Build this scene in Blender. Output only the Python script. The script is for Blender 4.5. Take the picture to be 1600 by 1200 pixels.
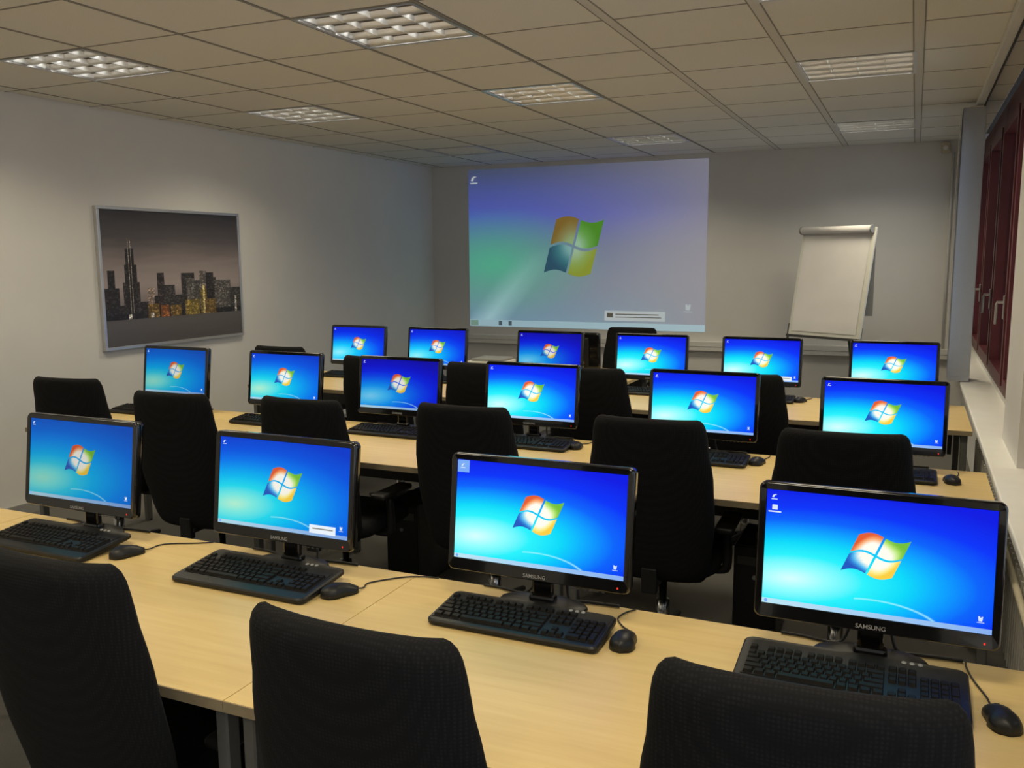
import bpy, bmesh, math, random
from mathutils import Vector, Matrix
random.seed(7)
for o in list(bpy.data.objects): bpy.data.objects.remove(o, do_unlink=True)
scene = bpy.context.scene
COL = scene.collection
PI = math.pi

# ------------------------------------------------------------------ camera
CAM = Vector((0.0377, -3.3062, 1.6302))
YAW, PITCH, ROLL, FPX = -0.422186, -0.141655, -0.006665, 1392.9
cy, sy, cp, sp = math.cos(YAW), math.sin(YAW), math.cos(PITCH), math.sin(PITCH)
fwd = Vector((sy*cp, cy*cp, sp)); r0 = Vector((cy, -sy, 0)); u0 = r0.cross(fwd)
cr, sr = math.cos(ROLL), math.sin(ROLL)
right = cr*r0 + sr*u0; up = -sr*r0 + cr*u0
cd = bpy.data.cameras.new('camera'); cam = bpy.data.objects.new('camera', cd); COL.objects.link(cam)
cd.sensor_fit = 'HORIZONTAL'; cd.sensor_width = 36; cd.lens = 36*FPX/1600; cd.clip_start = 0.02
m = Matrix((right, up, -fwd)).transposed().to_4x4(); m.translation = CAM
cam.matrix_world = m
scene.camera = cam

# ------------------------------------------------------------------ world, exposure
w = bpy.data.worlds.new('dusk'); scene.world = w; w.use_nodes = True
bg = w.node_tree.nodes['Background']; bg.inputs[0].default_value = (0.72, 0.78, 0.92, 1); bg.inputs[1].default_value = 1.5
vs = scene.view_settings
vs.view_transform = 'Standard'; vs.look = 'None'; vs.exposure = 0.0; vs.gamma = 1.0; vs.use_curve_mapping = False
LAMP_W = 11.0                      # watts of each ceiling luminaire
LAMP_RGB = (1.0, 0.88, 0.63)
LAMP_SPREAD = math.radians(138)

# ------------------------------------------------------------------ materials
def lin(c):
    return tuple((x/12.92 if x <= .04045 else ((x+.055)/1.055)**2.4) for x in (v/255 for v in c))
class NT:
    def __init__(s, name):
        s.m = bpy.data.materials.new(name); s.m.use_nodes = True; s.t = s.m.node_tree
        s.b = s.t.nodes['Principled BSDF']; s.out = s.t.nodes['Material Output']
    def n(s, typ, **k):
        x = s.t.nodes.new(typ)
        for a, v in k.items(): setattr(x, a, v)
        return x
    def link(s, a, b): s.t.links.new(a, b)
    def val(s, sock, v):
        if hasattr(v, 'is_output'): s.link(v, sock)
        else: sock.default_value = v
    def math(s, op, a, b=0.0, c=None):
        x = s.n('ShaderNodeMath', operation=op); s.val(x.inputs[0], a); s.val(x.inputs[1], b)
        if c is not None: s.val(x.inputs[2], c)
        return x.outputs[0]
    def mix(s, f, a, b):
        x = s.n('ShaderNodeMix', data_type='RGBA'); s.val(x.inputs[0], f); s.val(x.inputs[6], a); s.val(x.inputs[7], b)
        return x.outputs[2]
    def ramp(s, f, stops, interp='LINEAR'):
        x = s.n('ShaderNodeValToRGB'); cr = x.color_ramp; cr.interpolation = interp
        while len(cr.elements) < len(stops): cr.elements.new(0.5)
        for e, (p, c) in zip(cr.elements, stops): e.position = p; e.color = (*c, 1)
        s.link(f, x.inputs[0]); return x.outputs[0]
    def noise(s, scale, detail=3, vec=None, rough=.5):
        x = s.n('ShaderNodeTexNoise'); x.inputs['Scale'].default_value = scale; x.inputs['Detail'].default_value = detail
        x.inputs['Roughness'].default_value = rough
        if vec is not None: s.link(vec, x.inputs['Vector'])
        return x.outputs[0]
    def coord(s, which='Object'):
        return s.n('ShaderNodeTexCoord').outputs[which]
    def mapping(s, vec, scale):
        x = s.n('ShaderNodeMapping'); x.inputs['Scale'].default_value = scale; s.link(vec, x.inputs[0]); return x.outputs[0]
    def bump(s, h, strength, dist=.01):
        x = s.n('ShaderNodeBump'); x.inputs['Strength'].default_value = strength; x.inputs['Distance'].default_value = dist
        s.link(h, x.inputs['Height']); s.link(x.outputs[0], s.b.inputs['Normal'])
def plain(name, col, rough=.5, metal=0.0, noise=0.0, nscale=40, bump=0.0, spec=.5, coat=0.0):
    N = NT(name); b = N.b
    b.inputs['Roughness'].default_value = rough; b.inputs['Metallic'].default_value = metal
    b.inputs['Specular IOR Level'].default_value = spec; b.inputs['Coat Weight'].default_value = coat
    vec = N.coord()
    f = N.noise(nscale, 3, vec)
    a = tuple(c*(1-noise) for c in col); d = tuple(min(1, c*(1+noise)) for c in col)
    N.link(N.ramp(f, [(.3, a), (.7, d)]), b.inputs['Base Color'])
    if bump: N.bump(f, bump, .004)
    return N.m
M = {}
M['wall'] = plain('painted_wall', (.72, .705, .68), .85, noise=.02, nscale=3, bump=.05)
M['rail_white'] = plain('white_metal', (.72, .71, .68), .4, noise=.02)
M['sill'] = plain('window_sill_laminate', (.86, .85, .81), .45, noise=.02, nscale=8)
M['tile'] = plain('mineral_ceiling_tile', (.74, .72, .665), .95, noise=.04, nscale=160, bump=.25)
M['runner'] = plain('ceiling_runner', (.62, .60, .555), .7, noise=.02)
M['teegap'] = plain('cross_tee_joint', (.27, .25, .22), .8, noise=.02)
M['shadowgap'] = plain('ceiling_cavity', (.12, .11, .10), .9, noise=.05)
M['carpet'] = plain('grey_carpet', (.125, .12, .11), .97, noise=.25, nscale=420, bump=.6)
M['alu'] = plain('brushed_aluminium', (.62, .62, .62), .32, .9, noise=.04, nscale=120)
M['mirror'] = plain('louvre_satin_aluminium', (.90, .90, .88), .38, .35, noise=.03, nscale=20)
M['lampbox'] = plain('lamp_housing_white', (.55, .55, .54), .5, noise=.02)
M['gloss'] = plain('glossy_black_plastic', (.006, .006, .007), .12, noise=.2, nscale=20, spec=.5, coat=.5)
M['black'] = plain('matt_black_plastic', (.012, .012, .012), .42, noise=.2, nscale=60, bump=.05, spec=.35)
M['key'] = plain('keycap_black', (.0105, .009, .0075), .5, noise=.2, nscale=60, spec=.2)
M['cable'] = plain('cable_black', (.012, .012, .012), .5, noise=.1)
M['cream'] = plain('cable_cream', (.62, .56, .42), .5, noise=.05)
M['leg'] = plain('grey_powder_coat', (.16, .16, .15), .45, .3, noise=.05)
M['darkmetal'] = plain('dark_metal', (.03, .03, .03), .4, .5, noise=.1)
M['chrome'] = plain('chrome_tube', (.45, .45, .45), .2, 1.0, noise=.02)
M['red'] = plain('dark_red_window_frame', (.105, .018, .022), .4, noise=.08, nscale=10)
M['blind'] = plain('blind_fabric', (.42, .45, .52), .85, noise=.04, nscale=200, bump=.1)
M['paper'] = plain('paper_white', (.80, .78, .78), .8, noise=.02, nscale=6)
M['board'] = plain('flipchart_board', (.74, .74, .68), .5, noise=.02)
M['grey'] = plain('mid_grey_plastic', (.30, .30, .29), .5, noise=.05)
M['dkgrey'] = plain('dark_grey_plastic', (.045, .045, .045), .5, noise=.1)
M['edge'] = plain('desk_edge_band', (.30, .24, .15), .5, noise=.1, nscale=30)
M['radiator'] = plain('radiator_enamel', (.50, .48, .43), .4, noise=.03)
def maple():
    N = NT('maple_laminate'); vec = N.mapping(N.coord(), (1.2, 16, 8))
    f = N.noise(2.2, 6, vec, .6); g = N.noise(1.1, 2, N.coord())
    c = N.ramp(f, [(.3, (.68, .485, .195)), (.55, (.74, .545, .23)), (.75, (.78, .59, .265))])
    c2 = N.mix(N.math('MULTIPLY', g, .25), c, (.64, .455, .175, 1))
    N.link(c2, N.b.inputs['Base Color']); N.b.inputs['Roughness'].default_value = .38
    return N.m
M['maple'] = maple()
def fabric():
    N = NT('black_chair_fabric'); vec = N.coord()
    v = N.n('ShaderNodeTexVoronoi'); v.inputs['Scale'].default_value = 150; v.inputs['Randomness'].default_value = .15; N.link(vec, v.inputs['Vector'])
    d = v.outputs['Distance']
    N.link(N.ramp(d, [(.1, (.0125, .0125, .013)), (.5, (.0045, .0045, .005))]), N.b.inputs['Base Color'])
    N.b.inputs['Roughness'].default_value = .9; N.b.inputs['Specular IOR Level'].default_value = .25
    N.bump(d, .4, .002); return N.m
M['fabric'] = fabric()
def glass():
    N = NT('window_pane_glass'); fr = N.n('ShaderNodeFresnel'); fr.inputs[0].default_value = 1.45
    g = N.n('ShaderNodeBsdfGlossy'); g.inputs['Roughness'].default_value = .02
    t = N.n('ShaderNodeBsdfTransparent'); t.inputs[0].default_value = (.86, .9, .9, 1)
    x = N.n('ShaderNodeMixShader'); N.link(fr.outputs[0], x.inputs[0]); N.link(t.outputs[0], x.inputs[1]); N.link(g.outputs[0], x.inputs[2])
    N.link(x.outputs[0], N.out.inputs[0]); return N.m
M['glass'] = glass()
def emit(name, col, strength=1.0):
    N = NT(name); N.b.inputs['Base Color'].default_value = (.02, .02, .02, 1)
    N.b.inputs['Emission Color'].default_value = (*col, 1); N.b.inputs['Emission Strength'].default_value = strength
    N.b.inputs['Roughness'].default_value = .4; return N.m
M['tube'] = emit('fluorescent_tube', (1, .97, .90), 22.0)
M['led_red'] = emit('power_led_red', (1, .03, .02), 1.0)
STOPS = {'bright': [(0, (215, 255, 255)), (.12, (150, 255, 255)), (.26, (40, 242, 252)), (.40, (0, 218, 250)), (.52, (0, 165, 255)), (.64, (0, 100, 252)), (.78, (0, 52, 250)), (1.0, (6, 24, 228))],
 'soft': [(0, (128, 196, 178)), (.12, (100, 192, 188)), (.26, (40, 172, 196)), (.40, (0, 150, 205)), (.52, (0, 132, 205)), (.64, (0, 112, 202)), (.78, (0, 92, 192)), (1.0, (10, 72, 172))],
 'mid': [(0, (175, 235, 205)), (.12, (120, 230, 220)), (.26, (30, 212, 232)), (.40, (0, 182, 236)), (.52, (0, 150, 236)), (.64, (0, 115, 232)), (.78, (0, 84, 222)), (1.0, (6, 58, 200))],
 'far': [(0, (150, 240, 252)), (.12, (90, 228, 252)), (.26, (20, 200, 250)), (.40, (0, 160, 248)), (.52, (0, 112, 246)), (.64, (0, 70, 240)), (.78, (0, 42, 228)), (1.0, (8, 26, 200))],
 'deep': [(0, (110, 190, 228)), (.12, (66, 176, 226)), (.26, (10, 140, 226)), (.40, (0, 100, 224)), (.52, (0, 62, 220)), (.64, (0, 32, 214)), (.78, (4, 14, 196)), (1.0, (10, 8, 160))]}
def wallpaper(name, key, k=1.0, taskbar=True):
    """desktop picture: white-cyan bloom low on the left fading to deep blue, thin arc, taskbar strip"""
    N = NT(name); uv = N.n('ShaderNodeUVMap'); uv.uv_map = 'UVMap'
    s = N.n('ShaderNodeSeparateXYZ'); N.link(uv.outputs[0], s.inputs[0]); u, v = s.outputs[0], s.outputs[1]
    dx = N.math('SUBTRACT', u, .13); dy = N.math('DIVIDE', N.math('SUBTRACT', v, .24), .64)
    dx2 = N.math('SUBTRACT', dx, N.math('MULTIPLY', dy, .16))
    d = N.math('SQRT', N.math('ADD', N.math('MULTIPLY', dx2, dx2), N.math('MULTIPLY', dy, dy)))
    st = STOPS[key]
    c = N.ramp(N.math('DIVIDE', d, 1.25), [(p, lin(q)) for p, q in st])
    # light arc at the lower right
    ax = N.math('DIVIDE', N.math('SUBTRACT', u, .50), .30); ay = N.math('DIVIDE', N.math('ADD', v, .06), .21)
    ring = N.math('ABSOLUTE', N.math('SUBTRACT', N.math('SQRT', N.math('ADD', N.math('MULTIPLY', ax, ax), N.math('MULTIPLY', ay, ay))), 1))
    band = N.math('SUBTRACT', 1, N.math('MINIMUM', N.math('MULTIPLY', ring, 22), 1))
    band = N.math('MULTIPLY', band, N.math('GREATER_THAN', u, .42))
    c = N.mix(N.math('MULTIPLY', band, .75), c, (*[q*k for q in lin((170, 250, 255))], 1))
    if taskbar:
        tb = N.mix(u, (*[q*k for q in lin((190, 232, 245))], 1), (*[q*k for q in lin((135, 175, 240))], 1))
        c = N.mix(N.math('LESS_THAN', v, .043), c, tb)
    N.link(c, N.b.inputs['Emission Color']); N.b.inputs['Emission Strength'].default_value = 1.0
    N.b.inputs['Base Color'].default_value = (.002, .002, .003, 1); N.b.inputs['Roughness'].default_value = .55; N.b.inputs['Specular IOR Level'].default_value = .12
    return N.m
for k_, g_ in (('bright', 1), ('soft', .62), ('mid', .85), ('far', .9), ('deep', .75)): M['scr_'+k_] = wallpaper('screen_'+k_, k_, g_)
def vcol_emit(name, strength):
    N = NT(name); a = N.n('ShaderNodeVertexColor'); a.layer_name = 'Col'
    N.link(a.outputs[0], N.b.inputs['Emission Color']); N.b.inputs['Emission Strength'].default_value = strength
    N.b.inputs['Base Color'].default_value = (.01, .01, .01, 1); N.b.inputs['Roughness'].default_value = .5; return N.m
M['logo_bright'] = vcol_emit('logo_bright', 1.0); M['logo_soft'] = vcol_emit('logo_soft', .62)
M['logo_mid'] = vcol_emit('logo_mid', .88); M['logo_far'] = vcol_emit('logo_far', .85); M['logo_deep'] = vcol_emit('logo_deep', .72); M['logo_proj'] = vcol_emit('logo_projected', .55)
M['icon'] = emit('icon_white', lin((225, 240, 255)), .9); M['icon_blue'] = emit('icon_highlight', lin((120, 175, 255)), .9)
M['popup'] = emit('popup_white', lin((235, 245, 255)), .95)
M['proj_icon'] = emit('projected_white', lin((225, 235, 235)), .5)
M['letter'] = plain('bezel_lettering', (.30, .30, .30), .4, noise=.02)

# ------------------------------------------------------------------ mesh helpers
def mesh(name, bm, mat, smooth=False):
    me = bpy.data.meshes.new(name); bm.normal_update(); bm.to_mesh(me); bm.free()
    me.materials.append(M[mat] if isinstance(mat, str) else mat)
    if smooth:
        for p in me.polygons: p.use_smooth = True
    return me
def link(name, me, parent=None, loc=(0, 0, 0), rot=None):
    o = bpy.data.objects.new(name, me); COL.objects.link(o); o.location = loc
    if rot is not None: o.rotation_euler = rot
    if parent is not None: o.parent = parent
    return o
def obj(name, bm, mat, parent=None, smooth=False, loc=(0, 0, 0), rot=None):
    return link(name, mesh(name, bm, mat, smooth), parent, loc, rot)
def B(): return bmesh.new()
def box(bm, x0, x1, y0, y1, z0, z1, bev=0.0, seg=2):
    r = bmesh.ops.create_cube(bm, size=1.0); vs_ = r['verts']
    for v in vs_: v.co = Vector((x0+(v.co.x+.5)*(x1-x0), y0+(v.co.y+.5)*(y1-y0), z0+(v.co.z+.5)*(z1-z0)))
    if bev:
        es = list({e for v in vs_ for e in v.link_edges})
        bmesh.ops.bevel(bm, geom=es, offset=bev, segments=seg, profile=.5, affect='EDGES')
    return bm
def bx(*a, **k): return box(B(), *a, **k)
def tube(bm, pts, r, seg=8, smooth_n=0, cap=True):
    P = [Vector(p) for p in pts]
    if smooth_n:
        Q = []
        for i in range(len(P)-1):
            a, b, c, d = P[max(i-1, 0)], P[i], P[i+1], P[min(i+2, len(P)-1)]
            for k in range(smooth_n):
                t = k/smooth_n
                Q.append(.5*((2*b)+(c-a)*t+(2*a-5*b+4*c-d)*t*t+(3*b-a-3*c+d)*t**3))
        Q.append(P[-1]); P = Q
        if isinstance(r, (list, tuple)): r = [r[min(i//smooth_n, len(r)-1)]+(r[min(i//smooth_n+1, len(r)-1)]-r[min(i//smooth_n, len(r)-1)])*(i % smooth_n)/smooth_n for i in range(len(P))]
    rings = []; prev = None
    for i, p in enumerate(P):
        d = (P[min(i+1, len(P)-1)]-P[max(i-1, 0)]).normalized()
        if prev is None:
            n = d.orthogonal().normalized()
        else:
            n = (prev-d*prev.dot(d)).normalized()
        prev = n; bn = d.cross(n); rr = r[i] if isinstance(r, (list, tuple)) else r
        rings.append([bm.verts.new(p+(n*math.cos(2*PI*k/seg)+bn*math.sin(2*PI*k/seg))*rr) for k in range(seg)])
    for a, b in zip(rings, rings[1:]):
        for k in range(seg): bm.faces.new((a[k], a[(k+1) % seg], b[(k+1) % seg], b[k]))
    if cap: bm.faces.new(rings[0][::-1]); bm.faces.new(rings[-1])
    return bm
def lathe(bm, prof, seg=24, sx=1, sy_=1, c=(0, 0, 0)):
    rings = []
    for r, z in prof: rings.append([bm.verts.new((c[0]+r*sx*math.cos(2*PI*k/seg), c[1]+r*sy_*math.sin(2*PI*k/seg), c[2]+z)) for k in range(seg)])
    for a, b in zip(rings, rings[1:]):
        for k in range(seg): bm.faces.new((a[k], a[(k+1) % seg], b[(k+1) % seg], b[k]))
    bm.faces.new(rings[0][::-1]); bm.faces.new(rings[-1]); return bm
def rrect(w, h, r, n=5):
    P = []
    for cx_, cy_, a0 in ((w/2-r, h/2-r, 0), (-w/2+r, h/2-r, 90), (-w/2+r, -h/2+r, 180), (w/2-r, -h/2+r, 270)):
        for k in range(n+1):
            a = math.radians(a0+90*k/n); P.append((cx_+r*math.cos(a), cy_+r*math.sin(a)))
    return P
def quad_uv(me_name, corners, mat):
    """a flat quad with UVs 0..1, corners given BL, BR, TR, TL"""
    bm = B(); vv = [bm.verts.new(c) for c in corners]; f = bm.faces.new(vv)
    l = bm.loops.layers.uv.new('UVMap')
    for lp, uv in zip(f.loops, ((0, 0), (1, 0), (1, 1), (0, 1))): lp[l].uv = uv
    return mesh(me_name, bm, mat)
def thing(name, label, cat, loc=(0, 0, 0), rotz=0, group=None):
    o = bpy.data.objects.new(name, None); COL.objects.link(o); o.empty_display_size = .1
    o.location = loc; o.rotation_euler = (0, 0, rotz); return tag(o, label, cat, group)
def tag(o, label, cat, group=None):
    o['label'] = label; o['category'] = cat
    if group: o['group'] = group
    return o
def struct(name, bm, mat, label, smooth=False):
    o = obj(name, bm, mat, None, smooth); o['kind'] = 'structure'; o['label'] = label; o['category'] = name.split('_')[0]; return o
def dup(root, loc, rotz, label):
    def cp_(o, par):
        c = o.copy(); COL.objects.link(c); c.parent = par
        for ch in o.children: cp_(ch, c)
        return c
    r = cp_(root, None); r.location = loc; r.rotation_euler = (0, 0, rotz); r['label'] = label; return r

# ------------------------------------------------------------------ room shell
XL, XR, YB, YN, ZC = -5.15, 0.60, 6.0, -5.0, 2.66
DESK = 0.73; SILL = 0.745; T = 0.625
struct('floor', bx(XL-.1, 1.0, YN-.1, YB+.1, -.1, 0), 'carpet', 'dark grey carpet floor between the desk rows')
wl = struct('wall_left', bx(XL-.12, XL, YN-.1, YB+.12, 0, 2.9), 'wall', 'plain off-white left wall with the skyline picture')
wb = struct('wall_back', bx(XL-.12, 1.0, YB, YB+.12, 0, 2.9), 'wall', 'off-white front wall carrying the projected desktop image')
struct('wall_near', bx(XL-.12, 1.0, YN-.12, YN, 0, 2.9), 'wall', 'off-white wall behind the viewer')
wr = struct('wall_right', bx(.50, .80, YN, YB, 0, SILL-.035), 'wall', 'low wall under the window sill on the right')
PIERS = [(.86, 1.52), (-2.3, -1.64), (5.9, 6.0), (-5.0, -4.8)]
for a, b in PIERS:
    deep = .467 if b < 5 else .55
    o = obj('pier', bx(deep, .80, a, b, SILL, ZC+.1), 'wall', wr)
sill = obj('window_sill', bx(.366, .70, YN, YB, SILL-.032, SILL, bev=.006), 'sill', wr)
# ceiling: slab above, runners, single tiles
ce = struct('ceiling', bx(XL-.1, 1.0, YN-.1, YB+.1, ZC+.03, ZC+.12), 'shadowgap', 'suspended ceiling of square beige tiles in a metal grid')
LIGHTS = [(c, r) for c in (0, 3, 6) for r in (0, 3, 7, -4, -7)]  # negative rows are out of view, added to light the front desks
tile_me = mesh('ceiling_tile', bx(-T/2+.013, T/2-.013, -T/2+.0055, T/2-.0055, 0, .02, bev=.004, seg=1), 'tile')
edge_me = {}
for c in range(-2, 9):
    for r in range(-8, 10):
        if (c, r) in LIGHTS: continue
        x0, x1 = -(c+1)*T, -c*T; y0, y1 = r*T, (r+1)*T
        if c == -1: x1 = .55
        x0 = max(x0, XL); y1 = min(y1, YB); y0 = max(y0, YN)
        if c == -2 or x1-x0 < .05 or y1-y0 < .05: continue
        if abs(x1-x0-T) < 1e-4 and abs(y1-y0-T) < 1e-4:
            link('ceiling_tile', tile_me, ce, ((x0+x1)/2, (y0+y1)/2, ZC))
        else:
            k = (round(x1-x0, 3), round(y1-y0, 3))
            if k not in edge_me: edge_me[k] = mesh('ceiling_tile', bx(-k[0]/2+.012, k[0]/2-.012, -k[1]/2+.0055, k[1]/2-.0055, 0, .02, bev=.004, seg=1), 'tile')
            link('ceiling_tile', edge_me[k], ce, ((x0+x1)/2, (y0+y1)/2, ZC))
run_me = mesh('ceiling_runner', bx(-.008, .008, YN, YB, -.0005, .03), 'teegap')
wide_me = mesh('ceiling_runner', bx(-.021, .021, YN, YB, -.002, .03), 'runner')
edge_line = mesh('runner_edge', bx(-.003, .003, YN, YB, -.0025, .02), 'teegap')
for c in range(0, 9):
    o = link('ceiling_runner', wide_me if c < 3 else run_me, ce, (-c*T, 0, ZC))
    if c < 3:
        for sx in (-.024, .024): link('runner_edge', edge_line, o, (sx, 0, 0))
obj('cross_tees', (lambda bm: [box(bm, XL, .55, r*T-.006, r*T+.006, ZC-.0003, ZC+.03) for r in range(-7, 10)] and bm)(B()), 'teegap', ce)
# cable trunking along the front wall, coved trim
tr = struct('trim_1', bx(-4.95, .50, YB-.055, YB, .645, .745, bev=.006), 'rail_white', 'pale cable trunking running along the front wall')
obj('trunking_lid_line', bx(-4.95, .50, YB-.058, YB-.054, .69, .693), 'grey', tr)
struct('baseboard_back', bx(XL, .50, YB-.015, YB, 0, .07), 'grey', 'grey skirting at the foot of the front wall')
struct('baseboard_left', bx(XL, XL+.015, YN, YB-.02, 0, .07), 'grey', 'grey skirting at the foot of the left wall')

# ------------------------------------------------------------------ windows on the right
def window(n, y0, y1, handle_at):
    W = bpy.data.objects.new('window_%d' % n, None); COL.objects.link(W); W.location = (.6, (y0+y1)/2, SILL)
    W['kind'] = 'structure'; W['label'] = 'dark red framed window %s' % ['at the far corner', 'second from the far corner', 'third from the far corner', 'beside the viewer', 'behind the viewer', 'rearmost on the right'][n-1]; W['category'] = 'window'
    h = (y1-y0)/2; z0, z1 = .045, ZC-SILL-.02
    obj('sill_upstand', bx(-.035, .06, -h, h, 0, z0), 'wall', W)
    for s in (-1, 1):
        obj('frame_stile', bx(-.045, .06, s*h-(.055 if s > 0 else 0), s*h+(.055 if s < 0 else 0), z0, z1, bev=.004, seg=1), 'red', W)
    obj('frame_rail', bx(-.045, .06, -h+.055, h-.055, z0, z0+.06, bev=.004, seg=1), 'red', W)
    obj('frame_rail', bx(-.045, .06, -h+.055, h-.055, z1-.16, z1, bev=.004, seg=1), 'red', W)
    hs = h-.055; a, b = z0+.06, z1-.16
    sash = obj('sash', (lambda bm: [box(bm, -.065, .03, -hs, -hs+.06, a, b), box(bm, -.065, .03, hs-.06, hs, a, b), box(bm, -.065, .03, -hs+.06, hs-.06, a, a+.06), box(bm, -.065, .03, -hs+.06, hs-.06, b-.06, b)] and bm)(B()), 'red', W)
    obj('pane', bx(-.01, .0, -hs+.06, hs-.06, a+.06, b-.06), 'glass', sash)
    hy = -hs+.03 if handle_at < 0 else hs-.03
    hd = obj('handle', bx(-.075, -.065, hy-.015, hy+.015, .50, .64, bev=.003, seg=1), 'alu', sash)
    obj('handle_lever', (lambda bm: tube(bm, [(-.07, hy, .60), (-.105, hy, .60), (-.11, hy, .585), (-.11, hy, .47)], .009, 8))(B()), 'alu', sash)
ys = [5.9, 4.81, 3.72, 2.62, 1.52]
for i in range(4): window(i+1, ys[i+1], ys[i], -1)
window(5, -.39, .86, -1); window(6, -1.64, -.39, -1)

# radiator and pipes below the sill
rd = thing('radiator', 'flat panel radiator with pipes under the window sill', 'radiator', (.45, 1.9, 0))
obj('panel', bx(-.035, .0, -3.2, .55, .14, .60, bev=.01), 'radiator', rd)
fin = mesh('fin', bx(-.042, -.035, -.008, .008, .17, .57), 'radiator')
for k in range(60): link('fin', fin, rd, (0, -3.15+k*.0615, 0))
obj('top_grille', bx(-.03, .04, -3.2, .55, .60, .615), 'grey', rd)
obj('pipe', tube(B(), [(-.055, -3.22, .56), (-.055, -2.2, .545), (-.055, -1.2, .55)], .012, 8), 'cream', rd, True)
obj('pipe', tube(B(), [(-.02, .62, 0), (-.02, .62, .45), (-.01, .56, .50)], .012, 8), 'radiator', rd, True)
vl = obj('valve', lathe(B(), [(.012, 0), (.02, .004), (.022, .05), (.018, .07), (.008, .075)], 12), 'paper', rd, True, (-.075, -2.95, .47), (0, -PI/2, 0))

# ceiling rail and gathered vertical blind
ral = thing('curtain_rail', 'long white blind rail fixed to the ceiling along the windows', 'blind rail', (.385, 0, ZC))
obj('rail_body', bx(-.022, .022, YN, 5.85, -.042, -.002, bev=.003, seg=1), 'rail_white', ral)
obj('rail_slot', bx(.023, .031, YN, 5.85, -.048, -.002), 'darkmetal', ral)
bl = thing('vertical_blind', 'blue-grey vertical blind slats gathered into a narrow stack', 'blind', (.354, 3.60, SILL))
vane = B()
nz = 2; cols_ = []
for k in range(9):
    s = -1+2*k/8; cols_.append([vane.verts.new((s*.068, .012*(1-s*s), z)) for z in (.025, ZC-SILL-.055)])
for a, b in zip(cols_, cols_[1:]): vane.faces.new((a[0], b[0], b[1], a[1]))
vane_me = mesh('vane', vane, 'blind', True)
wt_me = mesh('bottom_weight', bx(-.066, .066, -.002, .006, .004, .034), 'blind')
for k in range(14):
    v = link('vane', vane_me, bl, (random.uniform(-.004, .004), k*.017, 0), (0, 0, random.uniform(-.06, .06)))
    link('bottom_weight', wt_me, v)
obj('carrier_strip', bx(-.03, .05, -.005, .24, ZC-SILL-.056, ZC-SILL-.049), 'rail_white', bl)
obj('pull_chain', tube(B(), [(-.085, .02, ZC-SILL-.06), (-.09, .02, .9), (-.087, .02, .3)], .003, 6), 'rail_white', bl)

sen = thing('motion_sensor', 'small beige sensor box high in the far right corner', 'sensor', (.24, YB-.03, 2.60))
obj('housing', bx(-.035, .035, -.03, .03, -.055, .04, bev=.008), 'cream', sen)
obj('lens', lathe(B(), [(.024, 0), (.022, .008), (.012, .016)], 14), 'paper', sen, True, (0, -.03, -.01), (PI/2, 0, 0))
cdt = tag(obj('wall_conduit', tube(B(), [(.31, YB-.015, 2.55), (.31, YB-.015, 1.9), (.312, YB-.015, .76)], .012, 8), 'rail_white', None, True), 'thin vertical conduit in the far right corner', 'conduit')

# ------------------------------------------------------------------ ceiling luminaires
def luminaire():
    root = thing('ceiling_light', '', 'ceiling light', group='square louvred ceiling lights')
    h = T/2
    bm = B()
    box(bm, -h+.015, h-.015, -h+.008, h-.008, .085, .09)
    for s in (-1, 1):
        box(bm, s*(h-.012)-.003, s*(h-.012)+.003, -h+.008, h-.008, .0, .09)
        box(bm, -h+.015, h-.015, s*(h-.010)-.003, s*(h-.010)+.003, .0, .09)
    obj('housing', bm, 'lampbox', root)
    bm = B()
    for s in (-1, 1):
        box(bm, s*(h-.018)-.010, s*(h-.018)+.010, -h+.006, h-.006, -.004, .004)
        box(bm, -h+.028, h-.028, s*(h-.014)-.010, s*(h-.014)+.010, -.004, .004)
    obj('frame', bm, 'alu', root)
    n = 4; pit = (T-.06)/n
    # V-shaped lengthwise reflectors (parallel to the tubes, running along X)
    def vblade(length, half, axis):
        bm = B(); a = []
        prof = [(-half, .055), (-half*.45, .02), (0, .002), (half*.45, .02), (half, .055)]
        for e in (-length/2, length/2):
            a.append([bm.verts.new((e, p, z) if axis == 'x' else (p, e, z)) for p, z in prof])
        for k in range(4): bm.faces.new((a[0][k], a[0][k+1], a[1][k+1], a[1][k]))
        return bm
    lb = mesh('louvre_blade', vblade(T-.06, .03, 'x'), 'mirror', True)
    for k in range(n+1): link('louvre_blade', lb, root, (0, -(T-.06)/2+k*pit, 0))
    cb = mesh('cross_blade', vblade(T-.06, .007, 'y'), 'mirror', False)
    for k in range(n+1): link('cross_blade', cb, root, (-(T-.06)/2+k*pit, 0, .004))
    tb = mesh('lamp_tube', tube(B(), [(-.28, 0, 0), (.28, 0, 0)], .013, 10), 'tube', True)
    for k in range(n): link('lamp_tube', tb, root, (0, -(T-.06)/2+(k+.5)*pit, .042))
    ld = bpy.data.lights.new('lamp_glow', 'AREA'); ld.shape = 'SQUARE'; ld.size = T-.08; ld.energy = LAMP_W; ld.color = LAMP_RGB; ld.spread = LAMP_SPREAD
    lo = bpy.data.objects.new('lamp_glow', ld); COL.objects.link(lo); lo.parent = root; lo.location = (0, 0, -.006)
    return root
lum = luminaire()
tube_off = mesh('lamp_tube', tube(B(), [(-.28, 0, 0), (.28, 0, 0)], .013, 10), 'lampbox', True)
coln = {0: 'nearest the windows', 3: 'in the middle column', 6: 'nearest the left wall'}
rown = {0: 'nearest-row square louvred ceiling light %s', 3: 'second-row square louvred ceiling light %s', 7: 'lit farthest square ceiling light %s by the front wall', -4: 'added unseen ceiling light %s above the front desks', -7: 'added unseen ceiling light %s behind the viewer'}
first = True
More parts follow.
